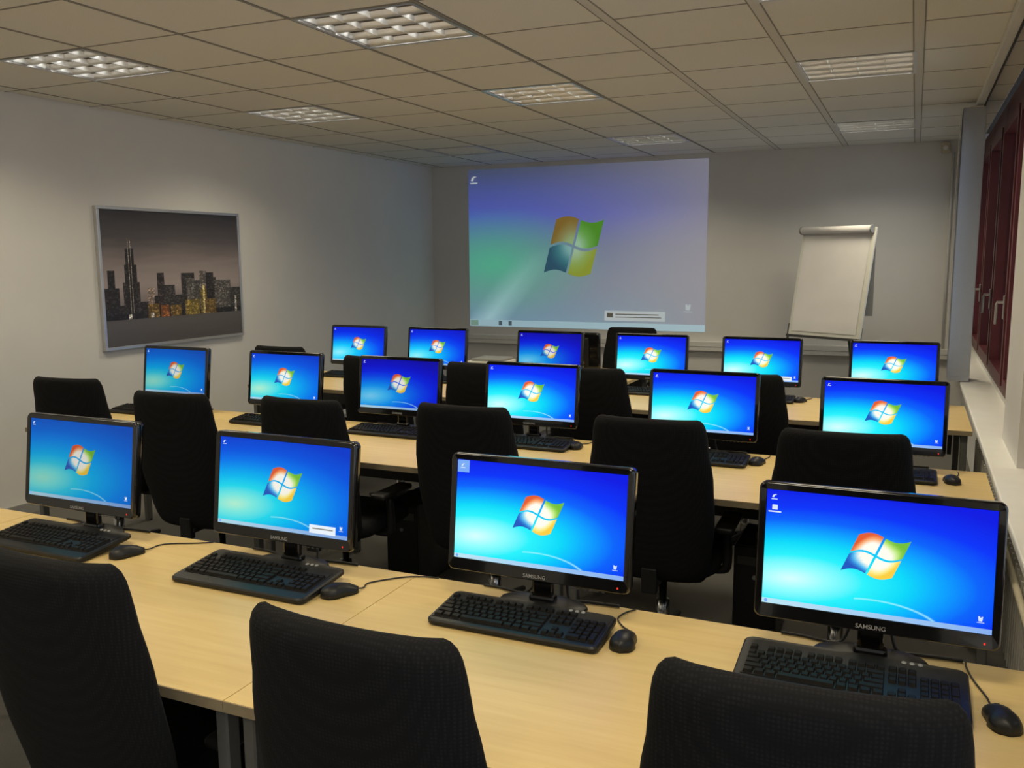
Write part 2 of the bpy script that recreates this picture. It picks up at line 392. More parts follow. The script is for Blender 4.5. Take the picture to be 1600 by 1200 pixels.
for c, r in LIGHTS:
    if r*T < YN: continue
    loc = (-(c+.5)*T, (r+.5)*T, ZC); lab = rown[r] % coln[c]
    if first: lum.location = loc; lum['label'] = lab; first = False
    else: o = dup(lum, loc, 0, lab)
    if (c, r) == (6, 7):           # this luminaire is switched off
        o['label'] = 'dark unlit ceiling light near the far left corner'
        for ch in list(o.children):
            if ch.name.startswith('lamp_glow'): bpy.data.objects.remove(ch, do_unlink=True)
            elif ch.name.startswith('lamp_tube'): ch.data = tube_off

# ------------------------------------------------------------------ picture on the left wall
pc = thing('framed_picture', 'framed print of a city skyline at night on the left wall', 'picture', (XL, 1.928, .99))
PW, PH = 1.43, 1.01
fr_w = .022
for nm, a in (('frame_bar', (0, .035, -PW/2, PW/2, 0, fr_w)), ('frame_bar', (0, .035, -PW/2, PW/2, PH-fr_w, PH)), ('frame_bar', (0, .035, -PW/2, -PW/2+fr_w, fr_w, PH-fr_w)), ('frame_bar', (0, .035, PW/2-fr_w, PW/2, fr_w, PH-fr_w))):
    obj(nm, bx(*a, bev=.002, seg=1), 'alu', pc)
def print_mat():
    N = NT('skyline_print'); uv = N.n('ShaderNodeUVMap'); uv.uv_map = 'UVMap'
    s = N.n('ShaderNodeSeparateXYZ'); N.link(uv.outputs[0], s.inputs[0])
    n = N.noise(3.0, 4, N.mapping(uv.outputs[0], (1.0, 7.0, 1)))
    v = N.math('ADD', s.outputs[1], N.math('MULTIPLY', N.math('SUBTRACT', n, .5), .12))
    c = N.ramp(v, [(.0, lin((84, 80, 80))), (.17, lin((96, 92, 92))), (.20, lin((92, 86, 86))), (.45, lin((166, 152, 150))), (.58, lin((148, 136, 134))), (.78, lin((88, 82, 84))), (1, lin((52, 50, 54)))])
    N.link(c, N.b.inputs['Base Color']); N.b.inputs['Roughness'].default_value = .35; return N.m
M['print'] = print_mat()
IW, IH = PW-2*fr_w, PH-2*fr_w
link('print_sheet', quad_uv('print_sheet', [(.024, -IW/2, fr_w), (.024, IW/2, fr_w), (.024, IW/2, PH-fr_w), (.024, -IW/2, PH-fr_w)], 'print'), pc)
def bld_mat():
    N = NT('skyline_buildings'); a = N.n('ShaderNodeVertexColor'); a.layer_name = 'Col'
    v = N.n('ShaderNodeTexVoronoi'); v.inputs['Scale'].default_value = 70; N.link(N.mapping(N.coord(), (1, 1, 1.8)), v.inputs['Vector'])
    s = N.n('ShaderNodeSeparateColor'); N.link(v.outputs['Color'], s.inputs[0])
    f = N.math('ADD', .55, N.math('MULTIPLY', N.math('POWER', s.outputs[0], 5.0), 2.2))
    mx = N.n('ShaderNodeMix', data_type='RGBA', blend_type='MULTIPLY'); mx.inputs[0].default_value = 1
    N.link(a.outputs[0], mx.inputs[6]); N.link(f, mx.inputs[7])
    N.link(mx.outputs[2], N.b.inputs['Base Color']); N.b.inputs['Roughness'].default_value = .4; return N.m
M['bld'] = bld_mat()
DK = (46, 42, 42); GR = (98, 94, 92); LT = (165, 155, 145); AM = (120, 96, 52); YE = (140, 120, 60)
BL_ = [(0, .10, .43, DK), (.03, .075, .56, DK), (.09, .15, .30, (50, 46, 46)), (.125, .235, .47, (60, 56, 55)), (.14, .22, .60, (52, 48, 48)), (.15, .205, .72, (44, 40, 40)), (.168, .172, .80, LT), (.184, .188, .78, LT),
       (.23, .30, .32, DK), (.285, .335, .42, (150, 132, 122)), (.33, .37, .36, DK), (.355, .405, .535, (58, 50, 50)), (.40, .48, .44, (62, 58, 58)), (.48, .53, .36, (52, 48, 48)), (.53, .63, .53, (56, 52, 52)), (.565, .625, .49, GR), (.62, .69, .47, (84, 80, 78)),
       (.67, .725, .545, (110, 104, 100)), (.72, .78, .53, DK), (.775, .80, .49, (60, 56, 54)), (.79, .92, .465, (100, 95, 92)), (.91, 1.0, .40, (66, 62, 60)), (0, 1, .235, (40, 37, 37)),
       (.28, .36, .30, AM), (.37, .43, .285, (150, 92, 50)), (.44, .52, .28, AM), (.55, .66, .315, YE), (.67, .72, .40, (120, 104, 55)), (.71, .79, .315, AM), (.69, .705, .43, (230, 210, 150)), (.15, .17, .232, (200, 195, 190)), (.30, .32, .232, (210, 205, 200)), (.95, .965, .33, (190, 185, 180))]
bm = B(); cl = bm.loops.layers.color.new('Col')
for i, (a, b, h, c) in enumerate(BL_):
    x = .0245+.00006*i; y0, y1 = -IW/2+a*IW, -IW/2+b*IW; z0, z1 = fr_w+.195*IH, fr_w+h*IH
    f = bm.faces.new([bm.verts.new(p) for p in ((x, y0, z0), (x, y1, z0), (x, y1, z1), (x, y0, z1))])
    for lp in f.loops: lp[cl] = (*[q/255 for q in c], 1)
o = obj('printed_skyline', bm, 'bld', pc)

# ------------------------------------------------------------------ desktop flag logo (four panes), icons
def pane(q, W, Hh, skew, amp, depth=0.0, pal=None, pale=.0):
    """one pane of the waving flag; q = (column, row), row 0 on top; flat in XZ, facing -Y"""
    bm = B(); cl = bm.loops.layers.color.new('Col')
    outer = {(0, 0): (226, 88, 40), (1, 0): (110, 190, 50), (0, 1): (0, 82, 190), (1, 1): (250, 205, 60)}[q]
    mid = {(0, 0): (250, 170, 110), (1, 0): (190, 235, 120), (0, 1): (70, 190, 245), (1, 1): (255, 238, 140)}[q]
    inner = (255, 252, 240)
    if pal: outer, mid, inner = pal[q]
    n = 8; g = .022
    S0, S1 = (0, .5-g) if q[0] == 0 else (.5+g, 1)
    T0, T1 = (0, .5-g*1.2) if q[1] == 0 else (.5+g*1.2, 1)
    V = {}
    for i in range(n+1):
        for j in range(n+1):
            s = S0+(S1-S0)*i/n; t = T0+(T1-T0)*j/n
            x = (s-.5)*W+(.5-t)*skew; z = (.5-t)*Hh+amp*math.sin(2*PI*s)-(s-.5)*amp*.4
            rr = min(1, math.hypot((s-.5)*1.9, (t-.5)*1.9)); k = max(0, min(1, (rr-.15-pale)/(.80-pale)))
            if k < .5: c = [a+(b-a)*k*2 for a, b in zip(inner, mid)]
            else: c = [a+(b-a)*(k-.5)*2 for a, b in zip(mid, outer)]
            V[i, j] = (bm.verts.new((x, depth, z)), [v/255 for v in c])
    for i in range(n):
        for j in range(n):
            ks = [(i, j+1), (i+1, j+1), (i+1, j), (i, j)]
            f = bm.faces.new([V[k][0] for k in ks])
            for lp, k in zip(f.loops, ks): lp[cl] = (*V[k][1], 1)
    return bm
def rect_xz(x0, x1, z0, z1, y=0):
    bm = B(); bm.faces.new([bm.verts.new(p) for p in ((x0, y, z0), (x1, y, z0), (x1, y, z1), (x0, y, z1))]); return bm
def icon_bm(s):
    bm = B()
    for P in ([(-.5, -.1), (-.1, -.15), (.0, .25), (.5, .5), (.1, .55), (-.3, .35)], [(-.6, -.55), (.6, -.55), (.6, -.38), (-.6, -.38)]):
        bm.faces.new([bm.verts.new((x*s, 0, z*s)) for x, z in P])
    return bm
def bin_bm(s):
    bm = B()
    for P in ([(-.3, -.35), (.25, -.35), (.38, .5), (.12, .42), (0, .2), (-.14, .5), (-.4, .5)], [(-.6, -.62), (.6, -.62), (.6, -.52), (-.6, -.52)]):
        bm.faces.new([bm.verts.new((x*s, 0, z*s)) for x, z in P])
    return bm

# ------------------------------------------------------------------ monitors
MW, MH = .500, .310            # outer size
SW, SH = .465, .259            # visible screen
TILT = math.radians(7)
pane_me = {}
for q in ((0, 0), (1, 0), (0, 1), (1, 1)): pane_me[q] = pane(q, .105, .083, .034, .0075, pale=.42)
PME = {k: {q: None for q in pane_me} for k in ('bright', 'soft', 'mid', 'far', 'deep')}
for q, bm in pane_me.items():
    for k in PME: PME[k][q] = mesh('logo_pane', bm.copy(), 'logo_'+k)
    bm.free()
def front_shell():
    """bezel: rounded frame with an inset screen opening, rounded outer edge"""
    bm = B(); out = rrect(MW, MH, .016, 5); n = len(out)
    zc = (.006+.0)                                        # opening is shifted up: deep chin below
    inn = rrect(SW+.002, SH+.002, .001, 5); off = MH/2-.018-SH/2
    inn = [(x, z+off) for x, z in inn]
    def ring(pts, y): return [bm.verts.new((x, y, z)) for x, z in pts]
    def scale(pts, d): return [(x*(1-2*d/MW), z*(1-2*d/MH)) for x, z in pts]
    R = [ring(inn, .004), ring(inn, -.0005), ring(scale(out, .004), -.002), ring(scale(out, .001), .002), ring(out, .007), ring(out, .026), ring(scale(out, .012), .034)]
    for a, b in zip(R, R[1:]):
        for k in range(n): bm.faces.new((a[k], b[k], b[(k+1) % n], a[(k+1) % n]))
    bm.faces.new(R[-1]); bmesh.ops.recalc_face_normals(bm, faces=bm.faces); return bm
bez_me = mesh('bezel', front_shell(), 'gloss', True)
for p in bez_me.polygons: p.use_smooth = abs(p.normal.y) < .9
back_me = mesh('back_cover', (lambda bm: [box(bm, -.17, .17, .032, .050, -.11, .12, bev=.012), box(bm, -.06, .06, .048, .060, -.13, .02, bev=.005)] and bm)(B()), 'black')
SOFF = MH/2-.018-SH/2
scr_me = {k: quad_uv('screen', [(-SW/2, 0, -SH/2), (SW/2, 0, -SH/2), (SW/2, 0, SH/2), (-SW/2, 0, SH/2)], 'scr_'+k) for k in ('bright', 'soft', 'mid', 'far', 'deep')}
neck_me = mesh('neck', (lambda bm: [box(bm, -.028, .028, -.013, .013, .008, .15, bev=.008), box(bm, -.036, .036, -.016, .016, .006, .03, bev=.008)] and bm)(B()), 'gloss')
base_me = mesh('base', lathe(B(), [(.99, 0), (1.0, .004), (.96, .009), (.6, .014), (.3, .016)], 36, .122, .060), 'black', True)
cab_me = mesh('signal_cable', tube(B(), [(.03, .062, .16), (.035, .085, .10), (.045, .06, .03), (.06, .045, .006), (.085, .050, .0045), (.14, .056, .0045), (.19, .058, .0045)], .004, 6, 4), 'cable', True)
cab2_me = mesh('power_cable', tube(B(), [(-.03, .062, .16), (-.04, .08, .08), (-.055, .06, .02), (-.075, .045, .006), (-.11, .050, .004), (-.15, .058, .004), (-.20, .059, .004)], .0035, 6, 4), 'cable', True)
icon_me = mesh('desktop_icon', icon_bm(.011), 'icon'); bin_me = mesh('desktop_icon', bin_bm(.012), 'icon')
orb_me = mesh('start_button', lathe(B(), [(.004, 0), (.003, .0003)], 10), 'icon_blue')
pop_me = mesh('notification_popup', rect_xz(-.045, .045, -.012, .012), 'popup')
popbar_me = mesh('popup_text_line', rect_xz(-.034, .036, -.0015, .0015), 'grey')
hl_me = mesh('icon_highlight', rect_xz(-.017, .017, -.016, .016), 'icon_blue')
led_me = mesh('power_light', rect_xz(-.0018, .0018, -.0025, .0025), 'led_red')
def text_mesh(s, size, mat, name):
    cu = bpy.data.curves.new(name, 'FONT'); cu.body = s; cu.size = size; cu.align_x = 'CENTER'; cu.extrude = .0002; cu.offset = size*.012
    t = bpy.data.objects.new(name, cu); COL.objects.link(t)
    dg = bpy.context.evaluated_depsgraph_get(); me = bpy.data.meshes.new_from_object(t.evaluated_get(dg))
    bpy.data.objects.remove(t, do_unlink=True); bpy.data.curves.remove(cu)
    me.name = name; me.materials.clear(); me.materials.append(M[mat])
    me.transform(Matrix.Rotation(PI/2, 4, 'X')); return me
brand_me = text_mesh('SAMSUNG', .0135, 'letter', 'brand_lettering')
button_me = mesh('chin_buttons', (lambda bm: [box(bm, .10+k*.016, .108+k*.016, -.004, -.001, -.157, -.155) for k in range(6)] and bm)(B()), 'dkgrey')
def monitor(x, yback, var, label, rotz=0, pop=False, hl=False, two=False, icons=True):
    yb = yback-.066
    t = thing('computer_monitor', label, 'monitor', (x, yb, DESK), rotz, 'computer monitors on the desk rows')
    link('base', base_me, t); link('neck', neck_me, t, (0, .0, 0))
    zc = (.083 if yback < 0 else .0755)+MH/2; rot = (-TILT, 0, 0)
    bz = link('bezel', bez_me, t, (0, -.040, zc), rot)
    link('back_cover', back_me, t, (0, -.040, zc), rot)
    link('brand_lettering', brand_me, bz, (0, -.0030, -MH/2+.008)); link('chin_buttons', button_me, bz)
    link('power_light', led_me, bz, (MW/2-.030, -.0028, -MH/2+.014))
    sc = link('screen', scr_me[var], t, (0, -.040, zc), rot)
    sc.delta_location = (0, .002*math.cos(TILT)+SOFF*math.sin(TILT), SOFF*math.cos(TILT)-.002*math.sin(TILT))
    for q in PME[var]: link('logo_pane', PME[var][q], sc, (.002, -.0008, .006))
    link('start_button', orb_me, sc, (-SW/2+.009, -.0006, -SH/2+.006), (PI/2, 0, 0))
    link('desktop_icon', icon_me, sc, (-SW/2+.017, -.0012, SH/2-.016))
    if hl: link('icon_highlight', hl_me, sc, (-SW/2+.018, -.0006, SH/2-.017))
    if two: link('desktop_icon', mesh('desktop_icon', (lambda bm: [bm.faces.new([bm.verts.new(p) for p in ((-.006, 0, -.004), (.006, 0, -.004), (.006, 0, .007), (-.006, 0, .007))]), bm.faces.new([bm.verts.new(p) for p in ((-.014, 0, -.010), (.014, 0, -.010), (.014, 0, -.007), (-.014, 0, -.007))])] and bm)(B()), 'icon'), sc, (-SW/2+.019, -.0012, SH/2-.041))
    link('desktop_icon', bin_me, sc, (SW/2-.022, -.0008, -SH/2+.030))
    if pop:
        link('notification_popup', pop_me, sc, (SW/2-.085, -.0012, -SH/2+.020)); link('popup_text_line', popbar_me, sc, (SW/2-.085, -.0016, -SH/2+.022))
    link('signal_cable', cab_me, t); link('power_cable', cab2_me, t)
    return t
ROW = {'A': (-1.98, -1.18), 'B': (-.045, .79), 'C': (1.74, 2.59)}
front = 'front-row monitor '; mid_ = 'middle-row monitor '; far = 'far-row monitor '
monitor(-2.425, -1.18, 'soft', front+'at the far left with the dullest teal screen')
monitor(-1.605, -1.18, 'mid', front+'second from the left with a white notification', pop=True)
monitor(-.803, -1.18, 'bright', front+'third from the left with a highlighted icon', hl=True)
monitor(-.010, -1.18, 'bright', front+'at the right, the largest screen, with two icons', two=True)
for i, (x, v, lab) in enumerate([(-3.96, 'soft', 'at the far left below the skyline picture'), (-3.155, 'mid', 'second from the left wall'), (-2.41, 'deep', 'third from the left, darker blue'), (-1.655, 'bright', 'fourth from the left wall'), (-.81, 'bright', 'second from the window sill'), (-.055, 'bright', 'beside the window sill')]):
    monitor(x, .79, v, mid_+lab)
for i, (x, v, lab) in enumerate([(-3.87, 'far', 'at the far left, nearest the left wall'), (-3.175, 'far', 'second from the left wall'), (-2.275, 'deep', 'third from the left, beside the black screen back'), (-1.545, 'bright', 'fourth from the left, in front of a chair'), (-.825, 'bright', 'below the flip chart with a notification'), (-.05, 'bright', 'at the right by the window sill')]):
    monitor(x, 2.59, v, far+lab, pop=(i == 4))

# ------------------------------------------------------------------ desks
def desk(x0, x1, row, label):
    y0, y1 = ROW[row]; cx_ = (x0+x1)/2; w = (x1-x0)/2-.0012; d = y1-y0
    t = thing('desk', label, 'desk', (cx_, y0, 0), 0, 'maple computer desks in rows')
    tp = obj('tabletop', bx(-w, w, .002, d-.002, DESK-.025, DESK), 'maple', t)
    obj('edge_band', bx(-w, w, -.0005, .002, DESK-.0245, DESK-.0008), 'edge', tp)
    obj('edge_band', bx(-w, w, d-.002, d+.0005, DESK-.0245, DESK-.0008), 'edge', tp)
    lg = mesh('leg', bx(-.016, .016, -.02, .02, 0, DESK-.025, bev=.004, seg=1), 'leg')
    ft = mesh('foot', lathe(B(), [(.016, 0), (.018, .004), (.018, .012)], 10), 'darkmetal')
    for sx in (-1, 1):
        for yy in (.05, d-.06):
            l = link('leg', lg, t, (sx*(w-.035), yy, .0)); 
            link('foot', ft, l)
        obj('end_rail', bx(sx*(w-.035)-.012, sx*(w-.035)+.012, .07, d-.08, DESK-.07, DESK-.027), 'darkmetal', t)
    obj('long_rail', bx(-w+.05, w-.05, d-.14, d-.11, DESK-.075, DESK-.027), 'darkmetal', t)
    obj('modesty_panel', bx(-w+.06, w-.06, d-.10, d-.085, .45, DESK-.03), 'dkgrey', t)
    return t
desk(-1.215, .36, 'A', 'front-row maple desk on the right')
desk(-2.80, -1.215, 'A', 'front-row maple desk second from the right')
desk(-4.39, -2.80, 'A', 'front-row maple desk cut off by the left edge of the photo')
for r, n in (('B', 'middle-row'), ('C', 'far-row')):
    desk(-1.21, .352, r, n+' maple desk against the window sill')
    desk(-2.77, -1.21, r, n+' maple desk in the centre')
    desk(-4.33, -2.77, r, n+' maple desk next to the left wall')
# teacher's table
ttb = thing('teacher_table', 'small maple table behind the far desk row', 'table', (-2.5, 2.86, 0))
obj('tabletop', bx(-.68, .68, 0, .70, .705, .73, bev=.002, seg=1), 'maple', ttb)
for sx in (-.63, .63):
    for yy in (.05, .65): obj('leg', bx(sx-.02, sx+.02, yy-.02, yy+.02, 0, .705), 'leg', ttb)

# ------------------------------------------------------------------ keyboards
U = .0187
def key_layout():
    K = []
    def row(y, items, x=0.0):
        for it in items:
            if it < 0: x += -it; continue
            K.append((x, y, it, 1)); x += it
    row(5.35, [1, -1, 1, 1, 1, 1, -.5, 1, 1, 1, 1, -.5, 1, 1, 1, 1, -.25, 1, 1, 1])
    row(4, [1]*13+[2, -.25, 1, 1, 1, -.25, 1, 1, 1, 1])
    row(3, [1.5]+[1]*12+[1.5, -.25, 1, 1, 1, -.25, 1, 1, 1])
    row(2, [1.75]+[1]*11+[2.25, -3.5, 1, 1, 1])
    row(1, [2.25]+[1]*10+[2.75, -1.25, 1, -1.25, 1, 1, 1])
    row(0, [1.25, 1.25, 1.25, 6.25, 1.25, 1.25, 1.25, 1.25, -.25, 1, 1, 1, -.25, 2, 1])
    K.append((21.5, 2, 1, 2)); K.append((21.5, 0, 1, 2)); return K
KEYS = key_layout(); KW = 22.5*U
def key_bm(bm, w, h, cx_=0, cy_=0, cz=0):
    a, b = w*U/2-.0011, h*U/2-.0011; k = .0022
    lo = [bm.verts.new((cx_+sx*a, cy_+sy_2*b, cz)) for sx, sy_2 in ((-1, -1), (1, -1), (1, 1), (-1, 1))]
    hi = [bm.verts.new((cx_+sx*(a-k), cy_+sy_2*(b-k)+.0006, cz+.007)) for sx, sy_2 in ((-1, -1), (1, -1), (1, 1), (-1, 1))]
    bm.faces.new(hi)
    for i in range(4): bm.faces.new((lo[i], lo[(i+1) % 4], hi[(i+1) % 4], hi[i]))
    return bm
key_me = {}
for k in KEYS:
    if (k[2], k[3]) not in key_me: key_me[k[2], k[3]] = mesh('key', key_bm(B(), k[2], k[3]), 'key')
KTILT = math.radians(5.5)
def kbd_body(depth, lip, wide):
    """wedge body with rounded corners; front edge at y=-depth/2"""
    bm = B(); w = KW/2+.012+wide
    P = rrect(2*w, depth, .018, 5); n = len(P)
    def ring(s, z): return [bm.verts.new((x*(1-2*s/(2*w)), y*(1-2*s/depth), z)) for x, y in P]
    R = [ring(.004, 0), ring(0, .004), ring(0, .012), ring(.004, .016)]
    for a, b in zip(R, R[1:]):
        for k in range(n): bm.faces.new((a[k], a[(k+1) % n], b[(k+1) % n], b[k]))
    bm.faces.new(R[0][::-1]); bm.faces.new(R[-1])
    # deck panel with media keys, front lip
    y0 = -depth/2+.012+lip
    box(bm, -KW/2-.003, KW/2+.003, y0, y0+6.45*U+.003, .0155, .0172)
    return bm, y0
KB = {}
for nm, (dp, lip, wide) in {'slim': (.166, .006, 0), 'palm': (.205, .028, .006)}.items():
    bm, y0 = kbd_body(dp, lip, wide); bmesh.ops.recalc_face_normals(bm, faces=bm.faces)
    KB[nm] = (mesh('body', bm, 'black', False), y0, dp)
    allk = B()
    for x, y, w_, h_ in KEYS: key_bm(allk, w_, h_, -KW/2+(x+w_/2)*U, y0+.002+(y+h_/2)*U, .0165)
    KB[nm+'_keys'] = mesh('keys', allk, 'key')
foot_me = {k: mesh('tilt_foot', bx(-.012, .012, -.004, .004, -(d-.03)*math.sin(math.radians(5.5))+.0005, .001), 'black') for k, d in (('slim', .166), ('palm', .205))}
med_me = mesh('media_key', lathe(B(), [(.0055, 0), (.0055, .0015), (.004, .003)], 10), 'grey', True)
def keyboard(x, y, kind, label, single, rotz=0):
    """y = front edge of the keyboard"""
    me, y0, dp = KB[kind]
    t = thing('keyboard', label, 'keyboard', (x, y, DESK), rotz, 'black computer keyboards')
    b = link('body', me, t, (0, dp/2*math.cos(KTILT), dp/2*math.sin(KTILT)+.0015), (KTILT, 0, 0))
    for s in (-1, 1): link('tilt_foot', foot_me[kind], b, (s*.17, dp/2-.02, 0), (-KTILT, 0, 0))
    if single:
        for kx, ky, w_, h_ in KEYS: link('key', key_me[w_, h_], b, (-KW/2+(kx+w_/2)*U, y0+.002+(ky+h_/2)*U, .0165))
        for k in range(3): link('media_key', med_me, b, (.105+k*.016, dp/2-.013, .0155))
    else:
        o = link('keys', KB[kind+'_keys'], b); o['kind'] = 'stuff'
    return t
keyboard(-2.42, -1.50, 'palm', 'front-row keyboard under the leftmost screen', True)
keyboard(-1.605, -1.505, 'palm', 'front-row keyboard with a rounded palm edge beside a glossy mouse', True)
keyboard(-.800, -1.478, 'slim', 'front-row slim keyboard third from the left', True)
keyboard(-.045, -1.512, 'palm', 'front-row keyboard half hidden behind the right chair', True)
for x, k, lab in [(-4.07, 'slim', 'under the leftmost screen'), (-3.16, 'slim', 'second from the left wall'), (-2.385, 'slim', 'below the darker blue screen'), (-1.62, 'slim', 'fourth from the left wall'), (-.80, 'slim', 'second from the window sill'), (-.06, 'slim', 'beside the window sill')]:
    keyboard(x, .47, k, 'middle-row keyboard '+lab, False)
for x, lab in [(-3.86, 'nearest the left wall'), (-3.17, 'second from the left wall'), (-2.27, 'third from the left wall'), (-1.55, 'fourth from the left, by a stack of white paper'), (-.82, 'below the flip chart'), (-.05, 'beside the window sill')]:
    keyboard(x, 2.275, 'slim', 'far-row keyboard '+lab, False)

# ------------------------------------------------------------------ mice
def mouse_body():
    bm = B(); n, k = 14, 10; rows_ = []
    for i in range(n+1):
        t = i/n; y = -.055+.11*t
        hw = .031*(1-abs(2*t-1)**3.2)**.5*(1-.12*math.sin(PI*t)*(t > .4))+.0005
        hz = .036*max(0, math.sin(PI*(.08+.84*t)**.85))**.7*(1-.25*t)+.001
        rows_.append([bm.verts.new((hw*math.cos(PI*j/k), y, .001+hz*math.sin(PI*j/k)**.8)) for j in range(k+1)])
    for a, b in zip(rows_, rows_[1:]):
        for j in range(k): bm.faces.new((a[j], a[j+1], b[j+1], b[j]))
        bm.faces.new((a[0], b[0], b[k], a[k]))
    bm.faces.new(rows_[0]); bm.faces.new(rows_[-1][::-1]); bmesh.ops.recalc_face_normals(bm, faces=bm.faces)
    return bm
mouse_me = mesh('body', mouse_body(), 'black', True)
wheel_me = mesh('scroll_wheel', tube(B(), [(-.004, 0, 0), (.004, 0, 0)], .009, 12), 'dkgrey', True)
def mouse_top(y):
    t = (y+.055)/.11; return .002+.036*max(0, math.sin(PI*(.08+.84*t)**.85))**.7*(1-.25*t)
seam_me = mesh('button_seam', tube(B(), [(0, y, mouse_top(y)-.0006) for y in (.008, .016, .024, .032, .040, .047)], .0009, 5), 'dkgrey')
def mouse(x, y, label, cable, rotz=0):
    t = thing('computer_mouse', label, 'mouse', (x, y, DESK), rotz, 'black corded computer mice')
    link('body', mouse_me, t); link('scroll_wheel', wheel_me, t, (0, .028, .0165)); link('button_seam', seam_me, t)
    ca = Matrix.Rotation(-rotz, 3, 'Z')
    pts = [(0, .053, .006), (0, .070, .004)]+[tuple(ca @ Vector(p)) for p in cable]
    obj('mouse_cable', tube(B(), pts, .0021, 6, 5), 'cable', t, True)
    return t
mouse(-2.125, -1.385, 'front-row mouse at the left keyboard', [(.03, .12, .003), (.12, .17, .003), (.16, .198, .003)], -.35)
mouse(-1.335, -1.395, 'front-row glossy mouse touching a keyboard', [(.03, .10, .003), (.09, .17, .003), (.14, .198, .003), (.19, .208, .003)], -.55)
mouse(-.540, -1.392, 'front-row mouse right of the third keyboard', [(-.03, .09, .003), (-.055, .13, .003), (-.05, .17, .003), (-.03, .205, .003)], .12)
mouse(.236, -1.445, 'front-row mouse at the lower right corner', [(-.02, .10, .003), (-.04, .17, .003), (-.05, .23, .003), (-.05, .258, .003)], .22)
for x, y, rz, lab in [(-1.385, .60, .1, 'middle-row mouse right of the fourth screen'), (-.545, .595, -.2, 'middle-row mouse second from the window sill'), (.215, .56, .2, 'middle-row mouse beside the window sill')]:
    mouse(x, y, lab, [(.02, .10, .003), (.03, .14, .003), (.03, .18, .003)], rz)
mouse(-.565, 2.39, 'far-row mouse below the flip chart', [(.03, .10, .003), (.05, .15, .003), (.05, .19, .003)], -.3)

# ------------------------------------------------------------------ chairs
def backrest_bm():
    bm = B(); ns, nt = 14, 20; F, K = [], []
    ZB, ZT = .40, 1.048
    def hw(t):
        w_ = .2
        # piecewise widths: bottom .19, belly .235, top .20
        pts = [(0, .200), (.15, .222), (.4, .238), (.65, .234), (.85, .216), (1, .205)]
        for (a, p), (b, q) in zip(pts, pts[1:]):
            if t <= b:
                f = (t-a)/(b-a); f = f*f*(3-2*f); w_ = p+(q-p)*f; break
        rc = .036; zt = (1-t)*(ZT-ZB); zb = t*(ZT-ZB)
        for z in (zt, zb):
            if z < rc: w_ -= rc*(1-math.sqrt(max(0, 1-((rc-z)/rc)**2)))*.8
        return w_
    for j in range(nt+1):
        t = j/nt; t = .5-.5*math.cos(PI*t); z = ZB+(ZT-ZB)*t; w_ = hw(t); fr_, kr_ = [], []
        for i in range(ns+1):
            s = -math.cos(PI*i/ns)
            e = max(0, 1-abs(s)**5); ez = max(0, 1-abs(2*t-1)**14)
            th = .003+.031*math.sqrt(e)*math.sqrt(ez)
            yc = -.195-.125*t-.012*math.sin(PI*t)+.020*s*s+.010*(abs(s)**4)
            fr_.append(bm.verts.new((s*w_, yc+th, z))); kr_.append(bm.verts.new((s*w_, yc-th, z)))
        F.append(fr_); K.append(kr_)
    for j in range(nt):
        for i in range(ns):
            bm.faces.new((F[j][i], F[j+1][i], F[j+1][i+1], F[j][i+1])); bm.faces.new((K[j][i], K[j][i+1], K[j+1][i+1], K[j+1][i]))
        for i, fl in ((0, 0), (ns, 1)): bm.faces.new((F[j][i], K[j][i], K[j+1][i], F[j+1][i]))
    for j in (0, nt):
        for i in range(ns): bm.faces.new((F[j][i], F[j][i+1], K[j][i+1], K[j][i]))
    bmesh.ops.recalc_face_normals(bm, faces=bm.faces); return bm
def make_chair():
    t = thing('office_chair', '', 'chair', group='black swivel office chairs')
    obj('backrest', backrest_bm(), 'fabric', t, True)
    bm = B(); P = rrect(.47, .45, .09, 6); n = len(P)
    R = [[bm.verts.new((x*k, y*k+.02, z)) for x, y in P] for k, z in ((.90, .415), (1, .435), (1, .465), (.95, .485), (.80, .490))]
    for a, b in zip(R, R[1:]):
        for k in range(n): bm.faces.new((a[k], a[(k+1) % n], b[(k+1) % n], b[k]))
    bm.faces.new(R[0][::-1]); bm.faces.new(R[-1])
    obj('seat', bm, 'fabric', t, True)
    obj('back_bracket', (lambda bm: [box(bm, -.035, .035, -.23, -.05, .385, .41, bev=.005), box(bm, -.03, .03, -.250, -.215, .36, .46, bev=.005)] and bm)(B()), 'black', t)
    obj('gas_column', lathe(B(), [(.028, .10), (.028, .25), (.016, .252), (.016, .40)], 16), 'chrome', t, True)
    obj('mechanism', bx(-.07, .07, -.09, .10, .375, .418, bev=.01), 'black', t)
    for s in (-1, 1):
        bm = B(); tube(bm, [(s*.17, .0, .40), (s*.238, .0, .405), (s*.254, -.005, .44), (s*.254, -.015, .585)], [.016, .018, .02, .016], 8, 3)
        a = obj('armrest', bm, 'black', t, True)
        obj('arm_pad', bx(s*.254-.037, s*.254+.037, -.12, .13, .583, .610, bev=.012, seg=3), 'black', a, True)
    leg = B(); tube(leg, [(.02, 0, .115), (.16, 0, .095), (.31, 0, .072)], [.026, .02, .014], 8)
    lm = mesh('base_leg', leg, 'black', True)
    cm = mesh('caster', (lambda bm: [tube(bm, [(0, -.022, .027), (0, -.006, .027)], .027, 14), tube(bm, [(0, .006, .027), (0, .022, .027)], .027, 14), box(bm, -.008, .008, -.006, .006, .02, .072)] and bm)(B()), 'black')
    for k in range(5):
        l = link('base_leg', lm, t, (0, 0, 0), (0, 0, 2*PI*k/5+PI/2)); link('caster', cm, l, (.30, 0, 0))
    obj('base_hub', lathe(B(), [(.03, .085), (.045, .09), (.045, .13), (.03, .14)], 16), 'black', t, True)
    return t
ch0 = make_chair(); used = [False]
YTOP = -.285                              # backrest plane behind the chair's column
